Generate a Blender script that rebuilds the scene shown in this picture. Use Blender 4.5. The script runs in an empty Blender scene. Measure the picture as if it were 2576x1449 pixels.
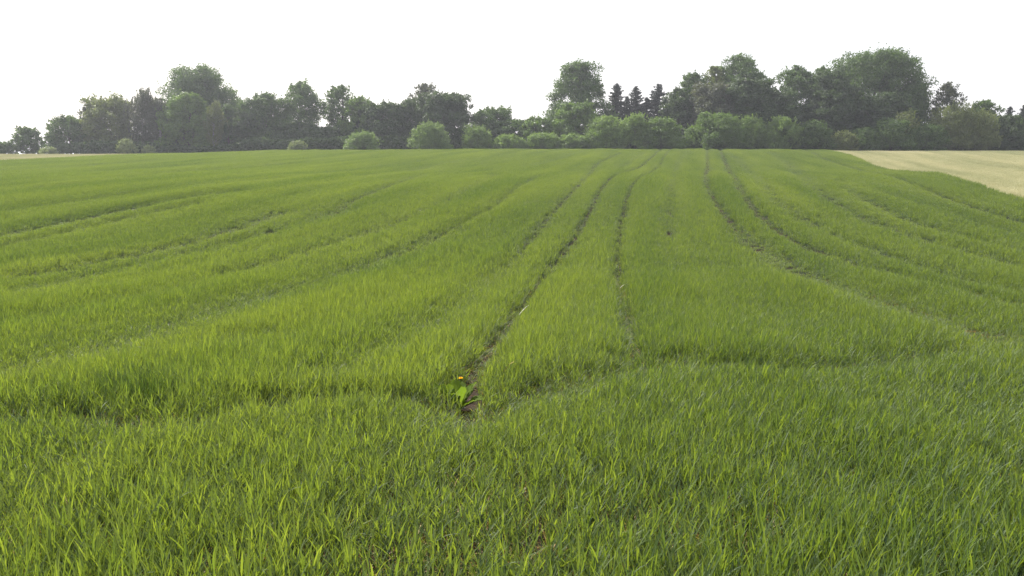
import bpy, math
import numpy as np

sc = bpy.context.scene
COL = sc.collection
R = math.radians

# ------------------------------------------------------------------ camera, sky, sun, exposure
F_PX, CX, CY, HORIZON = 2102.0, 1288.0, 724.5, 400.0      # in units of a 2576 px wide picture
PITCH = math.atan((CY - HORIZON) / F_PX)
cam_d = bpy.data.cameras.new('camera')
cam_d.sensor_fit = 'HORIZONTAL'
cam_d.sensor_width = 22.2
cam_d.lens = 22.2 * F_PX / 2576.0
cam_d.clip_start = 0.05
cam_d.clip_end = 6000.0
cam = bpy.data.objects.new('camera', cam_d)
COL.objects.link(cam)
cam.location = (0, 0, 0)                                   # eye level is z = 0
cam.rotation_euler = (R(90) - PITCH, 0, 0)
sc.camera = cam

SUN_EL, SUN_AZ = R(40), R(-35)                              # azimuth clockwise from +Y
world = bpy.data.worlds.new("World")
sc.world = world
world.use_nodes = True
wn, wl = world.node_tree.nodes, world.node_tree.links
wn.clear()
sky = wn.new('ShaderNodeTexSky')
sky.sky_type = 'NISHITA'
sky.sun_disc = False
sky.sun_elevation = SUN_EL
sky.sun_rotation = SUN_AZ
sky.air_density = 1.0
sky.dust_density = 3.0
sky.ozone_density = 1.0
veil = wn.new('ShaderNodeMix')                            # high thin white cloud over the whole sky
veil.data_type = 'RGBA'
veil.inputs['Factor'].default_value = 0.72
veil.inputs['B'].default_value = (8.6, 8.5, 8.7, 1)
bg = wn.new('ShaderNodeBackground')
bg.inputs['Strength'].default_value = 0.085
wo = wn.new('ShaderNodeOutputWorld')
wl.new(sky.outputs[0], veil.inputs['A'])
wl.new(veil.outputs['Result'], bg.inputs['Color'])
wl.new(bg.outputs[0], wo.inputs['Surface'])

sun_d = bpy.data.lights.new('sun', 'SUN')
sun_d.energy = 5.0
sun_d.angle = R(2.0)
sun_d.color = (1.0, 0.955, 0.88)
sun = bpy.data.objects.new('sun', sun_d)
COL.objects.link(sun)
sun.rotation_euler = (R(90) - SUN_EL, 0, math.pi - SUN_AZ)   # light travels from the sun towards the camera
sun.location = (-60, 80, 60)

sc.view_settings.view_transform = 'Standard'
sc.view_settings.look = 'None'
sc.view_settings.gamma = 1.0
sc.view_settings.exposure = 0.92
sc.cycles.max_bounces = 8
sc.cycles.diffuse_bounces = 4
sc.cycles.transmission_bounces = 6
sc.cycles.glossy_bounces = 2
sc.cycles.use_denoising = True
sc.cycles.denoising_prefilter = 'NONE'
sc.cycles.sample_clamp_indirect = 6.0

# ------------------------------------------------------------------ helpers
def tag(o, label=None, cat=None, group=None, kind=None):
    if label: o['label'] = label
    if cat: o['category'] = cat
    if group: o['group'] = group
    if kind: o['kind'] = kind
    return o

def mesh_from(name, verts, quads=None, tris=None, qmat=None, tmat=None, smooth=False):
    verts = np.asarray(verts, dtype=np.float32).reshape(-1, 3)
    quads = np.zeros((0, 4), np.int32) if quads is None else np.asarray(quads, np.int32).reshape(-1, 4)
    tris = np.zeros((0, 3), np.int32) if tris is None else np.asarray(tris, np.int32).reshape(-1, 3)
    me = bpy.data.meshes.new(name)
    me.vertices.add(len(verts))
    me.vertices.foreach_set('co', verts.ravel())
    loops = np.concatenate([quads.ravel(), tris.ravel()]).astype(np.int32)
    me.loops.add(len(loops))
    me.loops.foreach_set('vertex_index', loops)
    n = len(quads) + len(tris)
    me.polygons.add(n)
    start = np.concatenate([np.arange(len(quads)) * 4, len(quads) * 4 + np.arange(len(tris)) * 3]).astype(np.int32)
    me.polygons.foreach_set('loop_start', start)
    mi = np.zeros(n, np.int32)
    if qmat is not None: mi[:len(quads)] = qmat
    if tmat is not None: mi[len(quads):] = tmat
    me.polygons.foreach_set('material_index', mi)
    if smooth:
        me.polygons.foreach_set('use_smooth', np.ones(n, bool))
    me.update(calc_edges=True)
    me.validate()
    return me

def obj(name, me, mats, parent=None, loc=None):
    o = bpy.data.objects.new(name, me)
    for m in (mats if isinstance(mats, (list, tuple)) else [mats]):
        me.materials.append(m)
    COL.objects.link(o)
    if parent is not None: o.parent = parent
    if loc is not None: o.location = loc
    return o

def thing(name, label, cat, loc, group=None, rz=0.0):
    o = bpy.data.objects.new(name, None)
    o.empty_display_size = 0.3
    COL.objects.link(o)
    o.location = loc
    o.rotation_euler = (0, 0, rz)
    return tag(o, label, cat, group)

def vnoise(x, y, scale, seed):
    """smooth value noise in 0..1"""
    g = np.random.default_rng(seed).random((256, 256))
    u, v = np.asarray(x) / scale + 1000.3, np.asarray(y) / scale + 1000.7
    i, j = np.floor(u).astype(int), np.floor(v).astype(int)
    a, b = u - i, v - j
    a, b = a * a * (3 - 2 * a), b * b * (3 - 2 * b)
    i0, i1, j0, j1 = i % 256, (i + 1) % 256, j % 256, (j + 1) % 256
    return (g[i0, j0] * (1 - a) + g[i1, j0] * a) * (1 - b) + (g[i0, j1] * (1 - a) + g[i1, j1] * a) * b

def sstep(a, b, x):
    t = np.clip((x - a) / (b - a), 0, 1)
    return t * t * (3 - 2 * t)

# ------------------------------------------------------------------ materials
def new_mat(name):
    m = bpy.data.materials.new(name)
    m.use_nodes = True
    m.node_tree.nodes.clear()
    return m, m.node_tree.nodes, m.node_tree.links

def ramp(n, stops):
    r = n.new('ShaderNodeValToRGB')
    e = r.color_ramp.elements
    while len(e) < len(stops): e.new(0.5)
    for k, (p, c) in enumerate(stops):
        e[k].position = p
        e[k].color = (*c, 1)
    return r

def leaf_mat(name, dark, light, trans_gain=(1.5, 1.45, 0.75), trans=0.42, rough=0.5, spec=0.35, noise=3.0, per_leaf=0.35, inst=0.25, stretch=None, noise_amp=0.6):
    m, n, l = new_mat(name)
    geo = n.new('ShaderNodeNewGeometry')
    oi = n.new('ShaderNodeObjectInfo')
    nz = n.new('ShaderNodeTexNoise')
    nz.inputs['Scale'].default_value = 1.0 / noise
    nz.inputs['Detail'].default_value = 3.0
    if stretch:
        mp = n.new('ShaderNodeMapping')
        mp.vector_type = 'TEXTURE'
        mp.inputs['Rotation'].default_value = (0, 0, -stretch[0])
        mp.inputs['Scale'].default_value = (1, 1 / stretch[1], 10)
        l.new(geo.outputs['Position'], mp.inputs['Vector']); l.new(mp.outputs[0], nz.inputs['Vector'])
    else:
        l.new(geo.outputs['Position'], nz.inputs['Vector'])
    def math_(op, a, b):
        q = n.new('ShaderNodeMath'); q.operation = op
        for k, v in enumerate((a, b)):
            if isinstance(v, (int, float)): q.inputs[k].default_value = v
            else: l.new(v, q.inputs[k])
        return q.outputs[0]
    nn = math_('MULTIPLY', math_('SUBTRACT', nz.outputs['Fac'], 0.5), noise_amp * 2)
    pl = math_('MULTIPLY', math_('SUBTRACT', geo.outputs['Random Per Island'], 0.5), per_leaf * 2)
    pi = math_('MULTIPLY', math_('SUBTRACT', oi.outputs['Random'], 0.5), inst * 2)
    f = math_('ADD', math_('ADD', nn, pl), math_('ADD', pi, 0.5))
    stops = [(0.0, dark), (1.0, light)]
    rp = ramp(n, stops)
    l.new(f, rp.inputs['Fac'])
    colr = rp.outputs['Color']
    p = n.new('ShaderNodeBsdfPrincipled')
    p.inputs['Roughness'].default_value = rough
    p.inputs['Specular IOR Level'].default_value = spec
    l.new(colr, p.inputs['Base Color'])
    tm = n.new('ShaderNodeMix'); tm.data_type = 'RGBA'; tm.blend_type = 'MULTIPLY'
    tm.inputs['Factor'].default_value = 1.0
    l.new(colr, tm.inputs['A'])
    tm.inputs['B'].default_value = (*trans_gain, 1)
    t = n.new('ShaderNodeBsdfTranslucent')
    l.new(tm.outputs['Result'], t.inputs['Color'])
    mx = n.new('ShaderNodeMixShader')
    mx.inputs[0].default_value = trans
    l.new(p.outputs[0], mx.inputs[1]); l.new(t.outputs[0], mx.inputs[2])
    o = n.new('ShaderNodeOutputMaterial')
    l.new(mx.outputs[0], o.inputs['Surface'])
    return m

def rough_mat(name, c0, c1, scale=4.0, detail=6.0, rough=0.9, bump=0.4, bump_scale=30.0, stretch=None):
    m, n, l = new_mat(name)
    geo = n.new('ShaderNodeNewGeometry')
    mp = n.new('ShaderNodeMapping')
    if stretch: mp.inputs['Scale'].default_value = stretch
    l.new(geo.outputs['Position'], mp.inputs['Vector'])
    nz = n.new('ShaderNodeTexNoise')
    nz.inputs['Scale'].default_value = scale
    nz.inputs['Detail'].default_value = detail
    nz.inputs['Roughness'].default_value = 0.65
    l.new(mp.outputs[0], nz.inputs['Vector'])
    rp = ramp(n, [(0.3, c0), (0.7, c1)])
    l.new(nz.outputs['Fac'], rp.inputs['Fac'])
    p = n.new('ShaderNodeBsdfPrincipled')
    p.inputs['Roughness'].default_value = rough
    p.inputs['Specular IOR Level'].default_value = 0.0
    l.new(rp.outputs['Color'], p.inputs['Base Color'])
    n2 = n.new('ShaderNodeTexNoise')
    n2.inputs['Scale'].default_value = bump_scale
    n2.inputs['Detail'].default_value = 5.0
    l.new(geo.outputs['Position'], n2.inputs['Vector'])
    b = n.new('ShaderNodeBump')
    b.inputs['Strength'].default_value = bump
    b.inputs['Distance'].default_value = 0.03
    l.new(n2.outputs['Fac'], b.inputs['Height'])
    l.new(b.outputs[0], p.inputs['Normal'])
    o = n.new('ShaderNodeOutputMaterial')
    l.new(p.outputs[0], o.inputs['Surface'])
    return m

M = {}
M['soil'] = rough_mat('soil', (0.026, 0.020, 0.016), (0.074, 0.057, 0.044), 5.0, bump=0.9, bump_scale=16.0)
M['straw_soil'] = rough_mat('straw_soil', (0.33, 0.32, 0.195), (0.46, 0.435, 0.285), 0.6)
M['crop_leaf'] = leaf_mat('crop_leaf', (0.052, 0.096, 0.038), (0.150, 0.204, 0.072), trans_gain=(1.88, 1.72, 0.36), trans=0.47, rough=0.55, spec=0.28, noise=2.6, stretch=(0.19, 0.08), per_leaf=0.28, inst=0.12, noise_amp=0.6)
M['crop_stem'] = leaf_mat('crop_stem', (0.060, 0.110, 0.070), (0.100, 0.160, 0.095), trans=0.15, rough=0.5, noise=5.0)
M['crop_dry'] = leaf_mat('crop_dry', (0.26, 0.17, 0.05), (0.50, 0.38, 0.10), trans_gain=(1.2, 1.0, 0.7), trans=0.3, noise=0.5)
M['straw'] = leaf_mat('straw', (0.26, 0.285, 0.150), (0.56, 0.53, 0.335), trans_gain=(1.1, 1.0, 0.8), trans=0.12, rough=0.6, spec=0.1, noise=3.2, stretch=(0.30, 0.05), per_leaf=0.12, inst=0.15, noise_amp=0.9)
M['dead'] = rough_mat('dead_blade', (0.42, 0.40, 0.33), (0.60, 0.57, 0.50), 30.0, bump=0.1)
M['tan'] = rough_mat('tan_blade', (0.36, 0.26, 0.13), (0.52, 0.38, 0.2), 30.0, bump=0.1)
M['stone'] = rough_mat('stone', (0.16, 0.15, 0.14), (0.30, 0.28, 0.27), 30.0, bump=0.3)
M['bark'] = rough_mat('bark', (0.055, 0.045, 0.038), (0.12, 0.10, 0.085), 6.0, stretch=(1, 1, 0.25))
M['birch_bark'] = rough_mat('birch_bark', (0.12, 0.115, 0.105), (0.36, 0.35, 0.33), 3.0, stretch=(1, 1, 2.5))
TREE_COL = {
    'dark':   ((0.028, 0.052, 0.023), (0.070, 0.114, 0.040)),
    'mid':    ((0.037, 0.074, 0.024), (0.102, 0.172, 0.047)),
    'olive':  ((0.070, 0.100, 0.034), (0.175, 0.215, 0.076)),
    'bright': ((0.058, 0.112, 0.028), (0.150, 0.238, 0.058)),
    'grey':   ((0.050, 0.062, 0.046), (0.105, 0.122, 0.085)),
    'spruce': ((0.018, 0.026, 0.024), (0.036, 0.048, 0.040)),
    'shrub':  ((0.084, 0.150, 0.040), (0.215, 0.315, 0.092)),
    'pale':   ((0.130, 0.180, 0.080), (0.260, 0.310, 0.150)),
}
for k, (a, b) in TREE_COL.items():
    M['t_' + k] = leaf_mat('foliage_' + k, a, b, trans=0.22 if k == 'spruce' else 0.36, rough=0.55, spec=0.3, noise=2.2, per_leaf=0.3, inst=0.0, noise_amp=0.5)

# ------------------------------------------------------------------ terrain
CROP_H = 0.36
_PD = np.array([-400, -40, -5, 0, 2, 6, 12, 20, 27, 33, 40, 50, 58, 65, 75, 90, 110, 130, 142, 150, 160, 175, 220, 400, 900, 4000.])
_PZ = np.array([-1.4, -1.4, -1.5, -1.55, -1.62, -2.02, -2.56, -2.95, -2.99, -2.78, -2.36, -1.82, -1.56, -1.44, -1.36, -0.82, 0.04, 0.90, 1.29, 1.45, 1.46, 1.30, 0.6, -2.0, -6.0, -6.0])
def _smooth_table():
    y = np.concatenate([np.arange(-40, 260, 0.25), np.array([400, 900, 4000.])])
    z = np.interp(y, _PD, _PZ)
    core = y < 259
    zz = z[core].copy()
    for w in (5, 9, 13):                                   # smoothing window grows with distance
        k = np.ones(w) / w
        pad = np.pad(zz, w // 2, mode='edge')
        zz = np.convolve(pad, k, mode='valid')
    for _ in range(3):
        w = 25
        far = np.convolve(np.pad(zz, w // 2, mode='edge'), np.ones(w) / w, mode='valid')
        a = sstep(14, 40, y[core])
        zz = zz * (1 - a) + far * a
    z[core] = zz
    return y, z
_TY, _TZ = _smooth_table()
_LX = np.array([-4000, -89, -68, -56, -41, -27, -6, 40, 62, 100, 4000.])
_LZ = np.array([-0.9, -0.75, -0.75, -0.72, -0.22, -0.14, 0, 0, -0.2, -0.2, -0.5])
def ground_z(x, y):
    x, y = np.asarray(x, float), np.asarray(y, float)
    z = np.interp(y, _TY, _TZ)
    z = z + sstep(70, 145, y) * np.interp(x, _LX, _LZ)
    z = z + 0.05 * (vnoise(x, y, 6.0, 3) - 0.5) * sstep(4, 12, y)
    return z

def pixel_dir(px, py):
    cx, cy = (px - CX) / F_PX, (CY - py) / F_PX
    return np.array([cx, math.cos(PITCH) + cy * math.sin(PITCH), -math.sin(PITCH) + cy * math.cos(PITCH)])

_TS = np.concatenate([np.arange(0.8, 40, 0.02), np.arange(40, 175, 0.1)])
def on_ground(px, py, lift=0.0):
    d = pixel_dir(px, py)
    p = _TS[:, None] * d[None, :] / d[1]
    below = p[:, 2] <= ground_z(p[:, 0], p[:, 1]) + lift
    if below.any():
        return p[np.argmax(below), :2]
    gap = p[:, 2] - ground_z(p[:, 0], p[:, 1])
    k = np.argmin(np.where(p[:, 1] < 151, gap, 9e9))
    return p[k, :2]

# ground sheet
def axis(stops):
    out = [np.array([stops[0][0]])]
    for (a, _), (b, s) in zip(stops[:-1], stops[1:]):
        nn = max(1, int(round((b - a) / s)))
        out.append(a + (b - a) * np.arange(1, nn + 1) / nn)
    return np.concatenate(out)
gx = axis([(-4000, 0), (-1000, 500), (-200, 80), (-100, 8), (-15, 2), (15, 0.5), (100, 2), (200, 8), (1000, 80), (4000, 500)])
gy = axis([(-400, 0), (-40, 60), (-4, 4), (30, 0.5), (180, 1.5), (260, 8), (1000, 60), (4000, 500)])
def grid_mesh(name, X, Y, Z):
    ny, nx = X.shape
    v = np.stack([X, Y, Z], -1).reshape(-1, 3)
    i = np.arange(ny - 1)[:, None] * nx + np.arange(nx - 1)[None, :]
    q = np.stack([i, i + 1, i + nx + 1, i + nx], -1).reshape(-1, 4)
    return mesh_from(name, v, q, smooth=True)
X, Y = np.meshgrid(gx, gy)
o = obj('ground', grid_mesh('ground', X, Y, ground_z(X, Y)), M['soil'])
tag(o, 'bare brown soil under the green crop and trees', 'ground', kind='structure')

# edges of the pale fields (right and left of the green one)
RB_PX = [(2086, 379), (2115, 384), (2138, 389), (2168, 403), (2203, 418), (2238, 428), (2288, 433), (2363, 438), (2413, 450), (2463, 465), (2513, 483), (2576, 500), (2700, 533), (2900, 580)]
RB = np.array([on_ground(px, py, 0.22) for px, py in RB_PX])
RB = RB[np.argsort(RB[:, 1])]
LB_PX = [(-200, 417), (0, 404), (100, 399), (200, 394), (295, 390)]
LB = np.array([on_ground(px, py, 0.25) for px, py in LB_PX])
LB = LB[np.argsort(LB[:, 1])]
FIELD_END = 149.0
def right_edge(y):
    return np.interp(y, RB[:, 1], RB[:, 0], left=400.0)
def left_edge(y):
    return np.interp(y, LB[:, 1], LB[:, 0], left=-400.0, right=LB[-1, 0])

def sheet(name, label, ys, x0, x1, nx, lift, m):
    t = np.linspace(0, 1, nx)
    X = x0[:, None] * (1 - t) + x1[:, None] * t
    Y = np.repeat(ys[:, None], nx, 1)
    o = obj(name, grid_mesh(name, X, Y, ground_z(X, Y) + lift), m)
    tag(o, label, 'field', kind='structure')
ys = np.linspace(RB[0, 1] + 0.2, FIELD_END + 1, 90)
sheet('field', 'pale straw coloured field on the right beyond the green crop', ys, right_edge(ys), right_edge(ys) * 0 + 170, 60, 0.012, M['straw_soil'])
ys = np.linspace(LB[0, 1] + 0.2, FIELD_END + 2, 50)
sheet('field', 'narrow pale strip of field at the far left edge', ys, left_edge(ys) * 0 - 190, left_edge(ys), 60, 0.012, M['straw_soil'])

# ------------------------------------------------------------------ wheel tracks and drill lines (polyline, half width m, strength 0..1)
LINES = [
    ([(1663, 374), (1638, 398), (1608, 423), (1560, 438), (1540, 447), (1515, 473), (1488, 523), (1448, 598), (1413, 643), (1368, 698), (1328, 753), (1288, 803), (1255, 850), (1220, 890), (1185, 950), (1160, 1000), (1172, 1045)], 0.135, 1.0),
    ([(1688, 376), (1668, 400), (1660, 418), (1630, 438), (1605, 450), (1585, 478), (1570, 528), (1560, 578), (1555, 628), (1550, 703), (1568, 758), (1583, 803), (1588, 838), (1600, 905)], 0.105, 0.95),
    ([(1560, 386), (1523, 403), (1498, 415), (1475, 448), (1443, 480), (1398, 528), (1363, 568), (1338, 598), (1300, 645)], 0.17, 0.8),
    ([(1300, 645), (1240, 700), (1100, 800), (950, 880), (820, 935)], 0.25, 0.30),
    ([(1363, 443), (1323, 463), (1288, 487), (1250, 518), (1200, 553), (1140, 578)], 0.17, 0.65),
    ([(1140, 578), (1065, 603), (975, 643), (900, 668), (800, 703), (725, 723), (600, 758), (480, 798), (350, 838), (200, 883), (0, 930)], 0.3, 0.36),
    ([(1250, 440), (1200, 465), (1150, 493), (1085, 523), (1020, 553), (900, 590), (760, 630), (600, 680), (400, 730), (200, 775), (0, 815)], 0.25, 0.28),
    ([(1098, 440), (1060, 443), (1000, 463), (925, 493), (850, 528)], 0.28, 0.7),
    ([(850, 528), (780, 545), (680, 580), (540, 620), (380, 655), (200, 690), (0, 730)], 0.3, 0.38),
    ([(700, 535), (625, 562), (500, 600), (340, 640), (150, 675), (0, 700)], 0.28, 0.5),
    ([(600, 480), (475, 493), (350, 518), (250, 538), (150, 558), (50, 578), (-60, 600)], 0.35, 0.55),
    ([(500, 512), (375, 533), (300, 553), (200, 573), (100, 595), (-60, 628)], 0.25, 0.4),
    ([(700, 412), (450, 432), (280, 455), (0, 482)], 0.3, 0.45),
    ([(650, 387), (450, 398), (190, 420), (-40, 430)], 0.35, 0.45),
    ([(1100, 400), (900, 425), (700, 450), (450, 470), (200, 505), (0, 530)], 0.25, 0.3),
    ([(1300, 385), (1100, 415), (900, 445)], 0.25, 0.25),
    ([(1778, 373), (1780, 403), (1780, 423), (1775, 443), (1780, 473), (1800, 508), (1823, 543), (1853, 580)], 0.17, 0.97),
    ([(1853, 580), (1878, 598), (1928, 633), (1998, 668), (2078, 703), (2148, 723), (2238, 753), (2338, 788), (2580, 850)], 0.3, 0.6),
    ([(1810, 373), (1818, 395), (1833, 425), (1848, 448), (1863, 483), (1883, 510), (1913, 548), (1938, 573), (1988, 603), (2048, 633)], 0.22, 1.0),
    ([(2048, 633), (2108, 653), (2188, 673), (2288, 703), (2388, 728), (2600, 780)], 0.32, 0.72),
    ([(1848, 393), (1868, 413), (1883, 428), (1908, 448), (1943, 493), (1978, 523), (2018, 548), (2120, 600), (2250, 645), (2400, 690), (2600, 740)], 0.24, 0.42),
    ([(1943, 385), (1988, 413), (2023, 445), (2068, 483), (2118, 523), (2163, 545), (2238, 573), (2338, 603), (2500, 650), (2620, 680)], 0.28, 0.5),
    ([(2108, 453), (2148, 483), (2213, 518), (2288, 553), (2388, 588), (2513, 618), (2620, 640)], 0.24, 0.4),
    ([(2028, 380), (2068, 398), (2113, 415), (2148, 425), (2238, 445), (2313, 473), (2388, 503), (2463, 530), (2600, 572)], 0.26, 0.8),
    ([(2050, 445), (2150, 470), (2280, 500), (2420, 545), (2600, 600)], 0.2, 0.3),
    ([(1725, 378), (1716, 400), (1700, 425), (1690, 470), (1685, 530), (1690, 600)], 0.15, 0.35),
    ([(1620, 385), (1590, 405), (1560, 420)], 0.15, 0.4),
    ([(1450, 385), (1400, 402), (1340, 415)], 0.2, 0.3),
    # headland track running across in front
    ([(-200, 1075), (0, 1062), (200, 1052), (320, 1062), (440, 1082)], 0.24, 0.66),
    ([(440, 1082), (560, 1045), (700, 1015), (900, 1000), (1080, 1012), (1172, 1045)], 0.20, 0.66),
    ([(1172, 1045), (1300, 985), (1400, 950), (1600, 912)], 0.2, 0.4),
    ([(1540, 905), (1600, 912), (1720, 908)], 0.16, 0.8),
    ([(1720, 908), (1950, 925), (2200, 918), (2400, 870)], 0.2, 0.4),
    ([(2400, 870), (2600, 810)], 0.2, 0.25),
    ([(-100, 930), (150, 905), (400, 880), (620, 850)], 0.3, 0.3),
]
SEG, AXIS = [], None
for pts, w, s in LINES:
    lift = 0.12 if s > 0.6 else 0.2
    # drop far points that fall on the crest twice
    P = np.array([on_ground(px, py, lift) for px, py in pts])
    Q = [P[0]]
    for a, b in zip(P[:-1], P[1:]):
        k = max(1, int(np.hypot(*(b - a)) / 2.0))
        for t in range(1, k + 1): Q.append(a + (b - a) * t / k)
    Q = np.array(Q)
    for _ in range(2):                                      # rounded corners
        Q[1:-1] = 0.25 * Q[:-2] + 0.5 * Q[1:-1] + 0.25 * Q[2:]
    for a, b in zip(Q[:-1], Q[1:]): SEG.append((a[0], a[1], b[0], b[1], w, s))
    if AXIS is None: AXIS = Q[np.argsort(Q[:, 1])]
SEG = np.array(SEG)

def line_effect(x, y):
    """returns (gap 0..1: how far plants are missing, low 0..1: how far they are shortened, push x, push y)"""
    gap = np.zeros(len(x)); low = np.zeros(len(x))
    wob = 0.7 + 0.6 * vnoise(x, y, 0.9, 11)
    patchy = vnoise(x, y, 3.0, 12)
    for ax, ay, bx, by, w, s in SEG:
        m = (x > min(ax, bx) - 1.6) & (x < max(ax, bx) + 1.6) & (y > min(ay, by) - 1.6) & (y < max(ay, by) + 1.6)
        if not m.any(): continue
        xs, ys = x[m], y[m]
        dx, dy = bx - ax, by - ay
        L2 = dx * dx + dy * dy + 1e-9
        t = np.clip(((xs - ax) * dx + (ys - ay) * dy) / L2, 0, 1)
        wf = w * (1.0 if s > 0.62 else 1.35) * wob[m] * (1 + 0.7 * sstep(20, 90, ys))
        d = np.hypot(xs - ax - t * dx, ys - ay - t * dy) / wf
        if s > 0.6:
            g = s * (1 - sstep(0.75, 1.25, d))
        else:
            g = s * (0.8 + 0.6 * patchy[m]) * (1 - sstep(0.5, 1.3, d))
        lo = s * np.exp(-(d / 1.5) ** 2) * (1.0 if s > 0.6 else (1.4 + 0.8 * patchy[m]))
        gap[m] = np.maximum(gap[m], g)
        low[m] = np.maximum(low[m], lo)
    return np.clip(gap, 0, 1), np.clip(low, 0, 1)

# ------------------------------------------------------------------ crop plants
rng = np.random.default_rng(7)
class Geo:
    def __init__(s): s.v, s.q, s.m, s.n = [], [], [], 0
    def add(s, v, q, mat):
        s.v.append(v); s.q.append(q + s.n); s.m.append(np.full(len(q), mat)); s.n += len(v)
    def mesh(s, name, smooth=True):
        return mesh_from(name, np.concatenate(s.v), np.concatenate(s.q), qmat=np.concatenate(s.m), smooth=smooth)

def ribbon(g, p0, az, length, width, lean, bend, segs, fold, mat, twist=0.0):
    t = np.linspace(0, 1, segs + 1)
    th = lean + bend * t ** 1.6
    ds = length / segs
    h = np.concatenate([[0], np.cumsum(np.sin(th[:-1]) * ds)])
    z = np.concatenate([[0], np.cumsum(np.cos(th[:-1]) * ds)])
    c, s_ = math.cos(az), math.sin(az)
    spine = np.stack([p0[0] + c * h, p0[1] + s_ * h, p0[2] + z], 1)
    w = width * 0.5 * np.minimum(1, 0.45 + 2.2 * t) * np.clip(1 - t ** 2.6, 0.03, 1)
    tw = twist * t
    side = np.stack([-s_ * np.cos(tw), c * np.cos(tw), np.sin(tw)], 1)
    nrm = np.stack([-c * np.cos(th), -s_ * np.cos(th), np.sin(th)], 1)
    if fold:
        lft = spine + side * w[:, None] + nrm * (w * fold)[:, None]
        rgt = spine - side * w[:, None] + nrm * (w * fold)[:, None]
        v = np.stack([lft, spine, rgt], 1).reshape(-1, 3)
        i = np.arange(segs)[:, None] * 3 + np.arange(2)[None, :]
        q = np.stack([i, i + 1, i + 4, i + 3], -1).reshape(-1, 4)
    else:
        v = np.stack([spine + side * w[:, None], spine - side * w[:, None]], 1).reshape(-1, 3)
        i = np.arange(segs) * 2
        q = np.stack([i, i + 1, i + 3, i + 2], -1)
    g.add(v, q, mat)

def stem(g, p0, p1, r, mat):
    a = np.arange(3) * 2 * math.pi / 3
    ring = np.stack([np.cos(a) * r, np.sin(a) * r, a * 0], 1)
    v = np.concatenate([p0 + ring, p1 + ring * 0.8])
    q = np.array([[0, 1, 4, 3], [1, 2, 5, 4], [2, 0, 3, 5]])
    g.add(v, q, mat)

def tiller(g, rng, x, y, H, lod, mats=(0, 1, 2), droop=1.0):
    lean = abs(rng.normal(0, 0.09)); la = rng.uniform(0, 6.283)
    hs = H * rng.uniform(0.58, 0.76)
    p0 = np.array([x, y, -0.02])
    top = p0 + np.array([math.cos(la) * math.sin(lean) * hs, math.sin(la) * math.sin(lean) * hs, hs])
    stem(g, p0, top, 0.0021 if lod == 0 else 0.003, mats[1])
    nl = 5 if lod == 0 else 4 if lod == 1 else 3
    az = rng.uniform(0, 6.283)
    for k in range(nl):
        f = (0.38 + 0.62 * (k + 0.6) / nl) if k < nl - 1 else 1.0
        base = p0 + (top - p0) * f
        az += math.pi + rng.normal(0, 0.5)
        L = H * rng.uniform(0.27, 0.48)
        W = rng.uniform(0.0050, 0.0086) * (1.0 if lod == 0 else 1.25 if lod == 1 else 1.6)
        le = abs(rng.normal(0.30, 0.15)) + (0.06 if k < nl - 1 else 0)
        be = abs(rng.normal(0.25, 0.28)) * droop
        if rng.random() < 0.06: be += rng.uniform(0.8, 1.7)
        segs = 5 if lod == 0 else 3 if lod == 1 else 2
        ribbon(g, base, az, L, W, le, be, segs, 0.35 if lod == 0 else 0, mats[0], rng.normal(0, 0.7))
    if lod == 0 and mats[2] is not None:
        for _ in range(2):
            if rng.random() < 0.75:
                ribbon(g, p0 + (top - p0) * rng.uniform(0.05, 0.3), rng.uniform(0, 6.283), H * rng.uniform(0.25, 0.42), 0.006, rng.uniform(0.7, 1.1), rng.uniform(0.4, 1.3), 4, 0, mats[2], rng.normal(0, 1.2))

proto_col = bpy.data.collections.new('crop_plants')          # source meshes, not part of the scene itself
straw_col = bpy.data.collections.new('straw_plants')
def proto(col, name, g, mats):
    me = g.mesh(name)
    for m in mats: me.materials.append(m)
    o = bpy.data.objects.new(name, me)
    col.objects.link(o)
N0, N1, N2 = 14, 8, 8
cm = [M['crop_leaf'], M['crop_stem'], M['crop_dry']]
for k in range(N0):
    g = Geo()
    for _ in range(5):
        a, r = rng.uniform(0, 6.283), 0.075 * math.sqrt(rng.random())
        tiller(g, rng, r * math.cos(a), r * math.sin(a), CROP_H * rng.uniform(0.82, 1.15), 0)
    proto(proto_col, 'a%02d' % k, g, cm)
for k in range(N1):
    g = Geo()
    for _ in range(16):
        x, y = rng.uniform(-0.12, 0.12, 2)
        tiller(g, rng, x, y, CROP_H * rng.uniform(0.8, 1.15), 1)
    proto(proto_col, 'b%02d' % k, g, cm)
for k in range(N2):
    g = Geo()
    for _ in range(16):
        x, y = rng.uniform(-0.13, 0.13, 2)
        tiller(g, rng, x, y, CROP_H * rng.uniform(0.8, 1.15), 2)
    proto(proto_col, 'c%02d' % k, g, cm)
for k in range(4):
    g = Geo()
    for _ in range(40):
        x, y = rng.uniform(-0.32, 0.32, 2)
        tiller(g, rng, x, y, 0.24 * rng.uniform(0.7, 1.2), 2, mats=(0, 0, None), droop=1.6)
    proto(straw_col, 's%02d' % k, g, [M['straw']])

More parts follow.
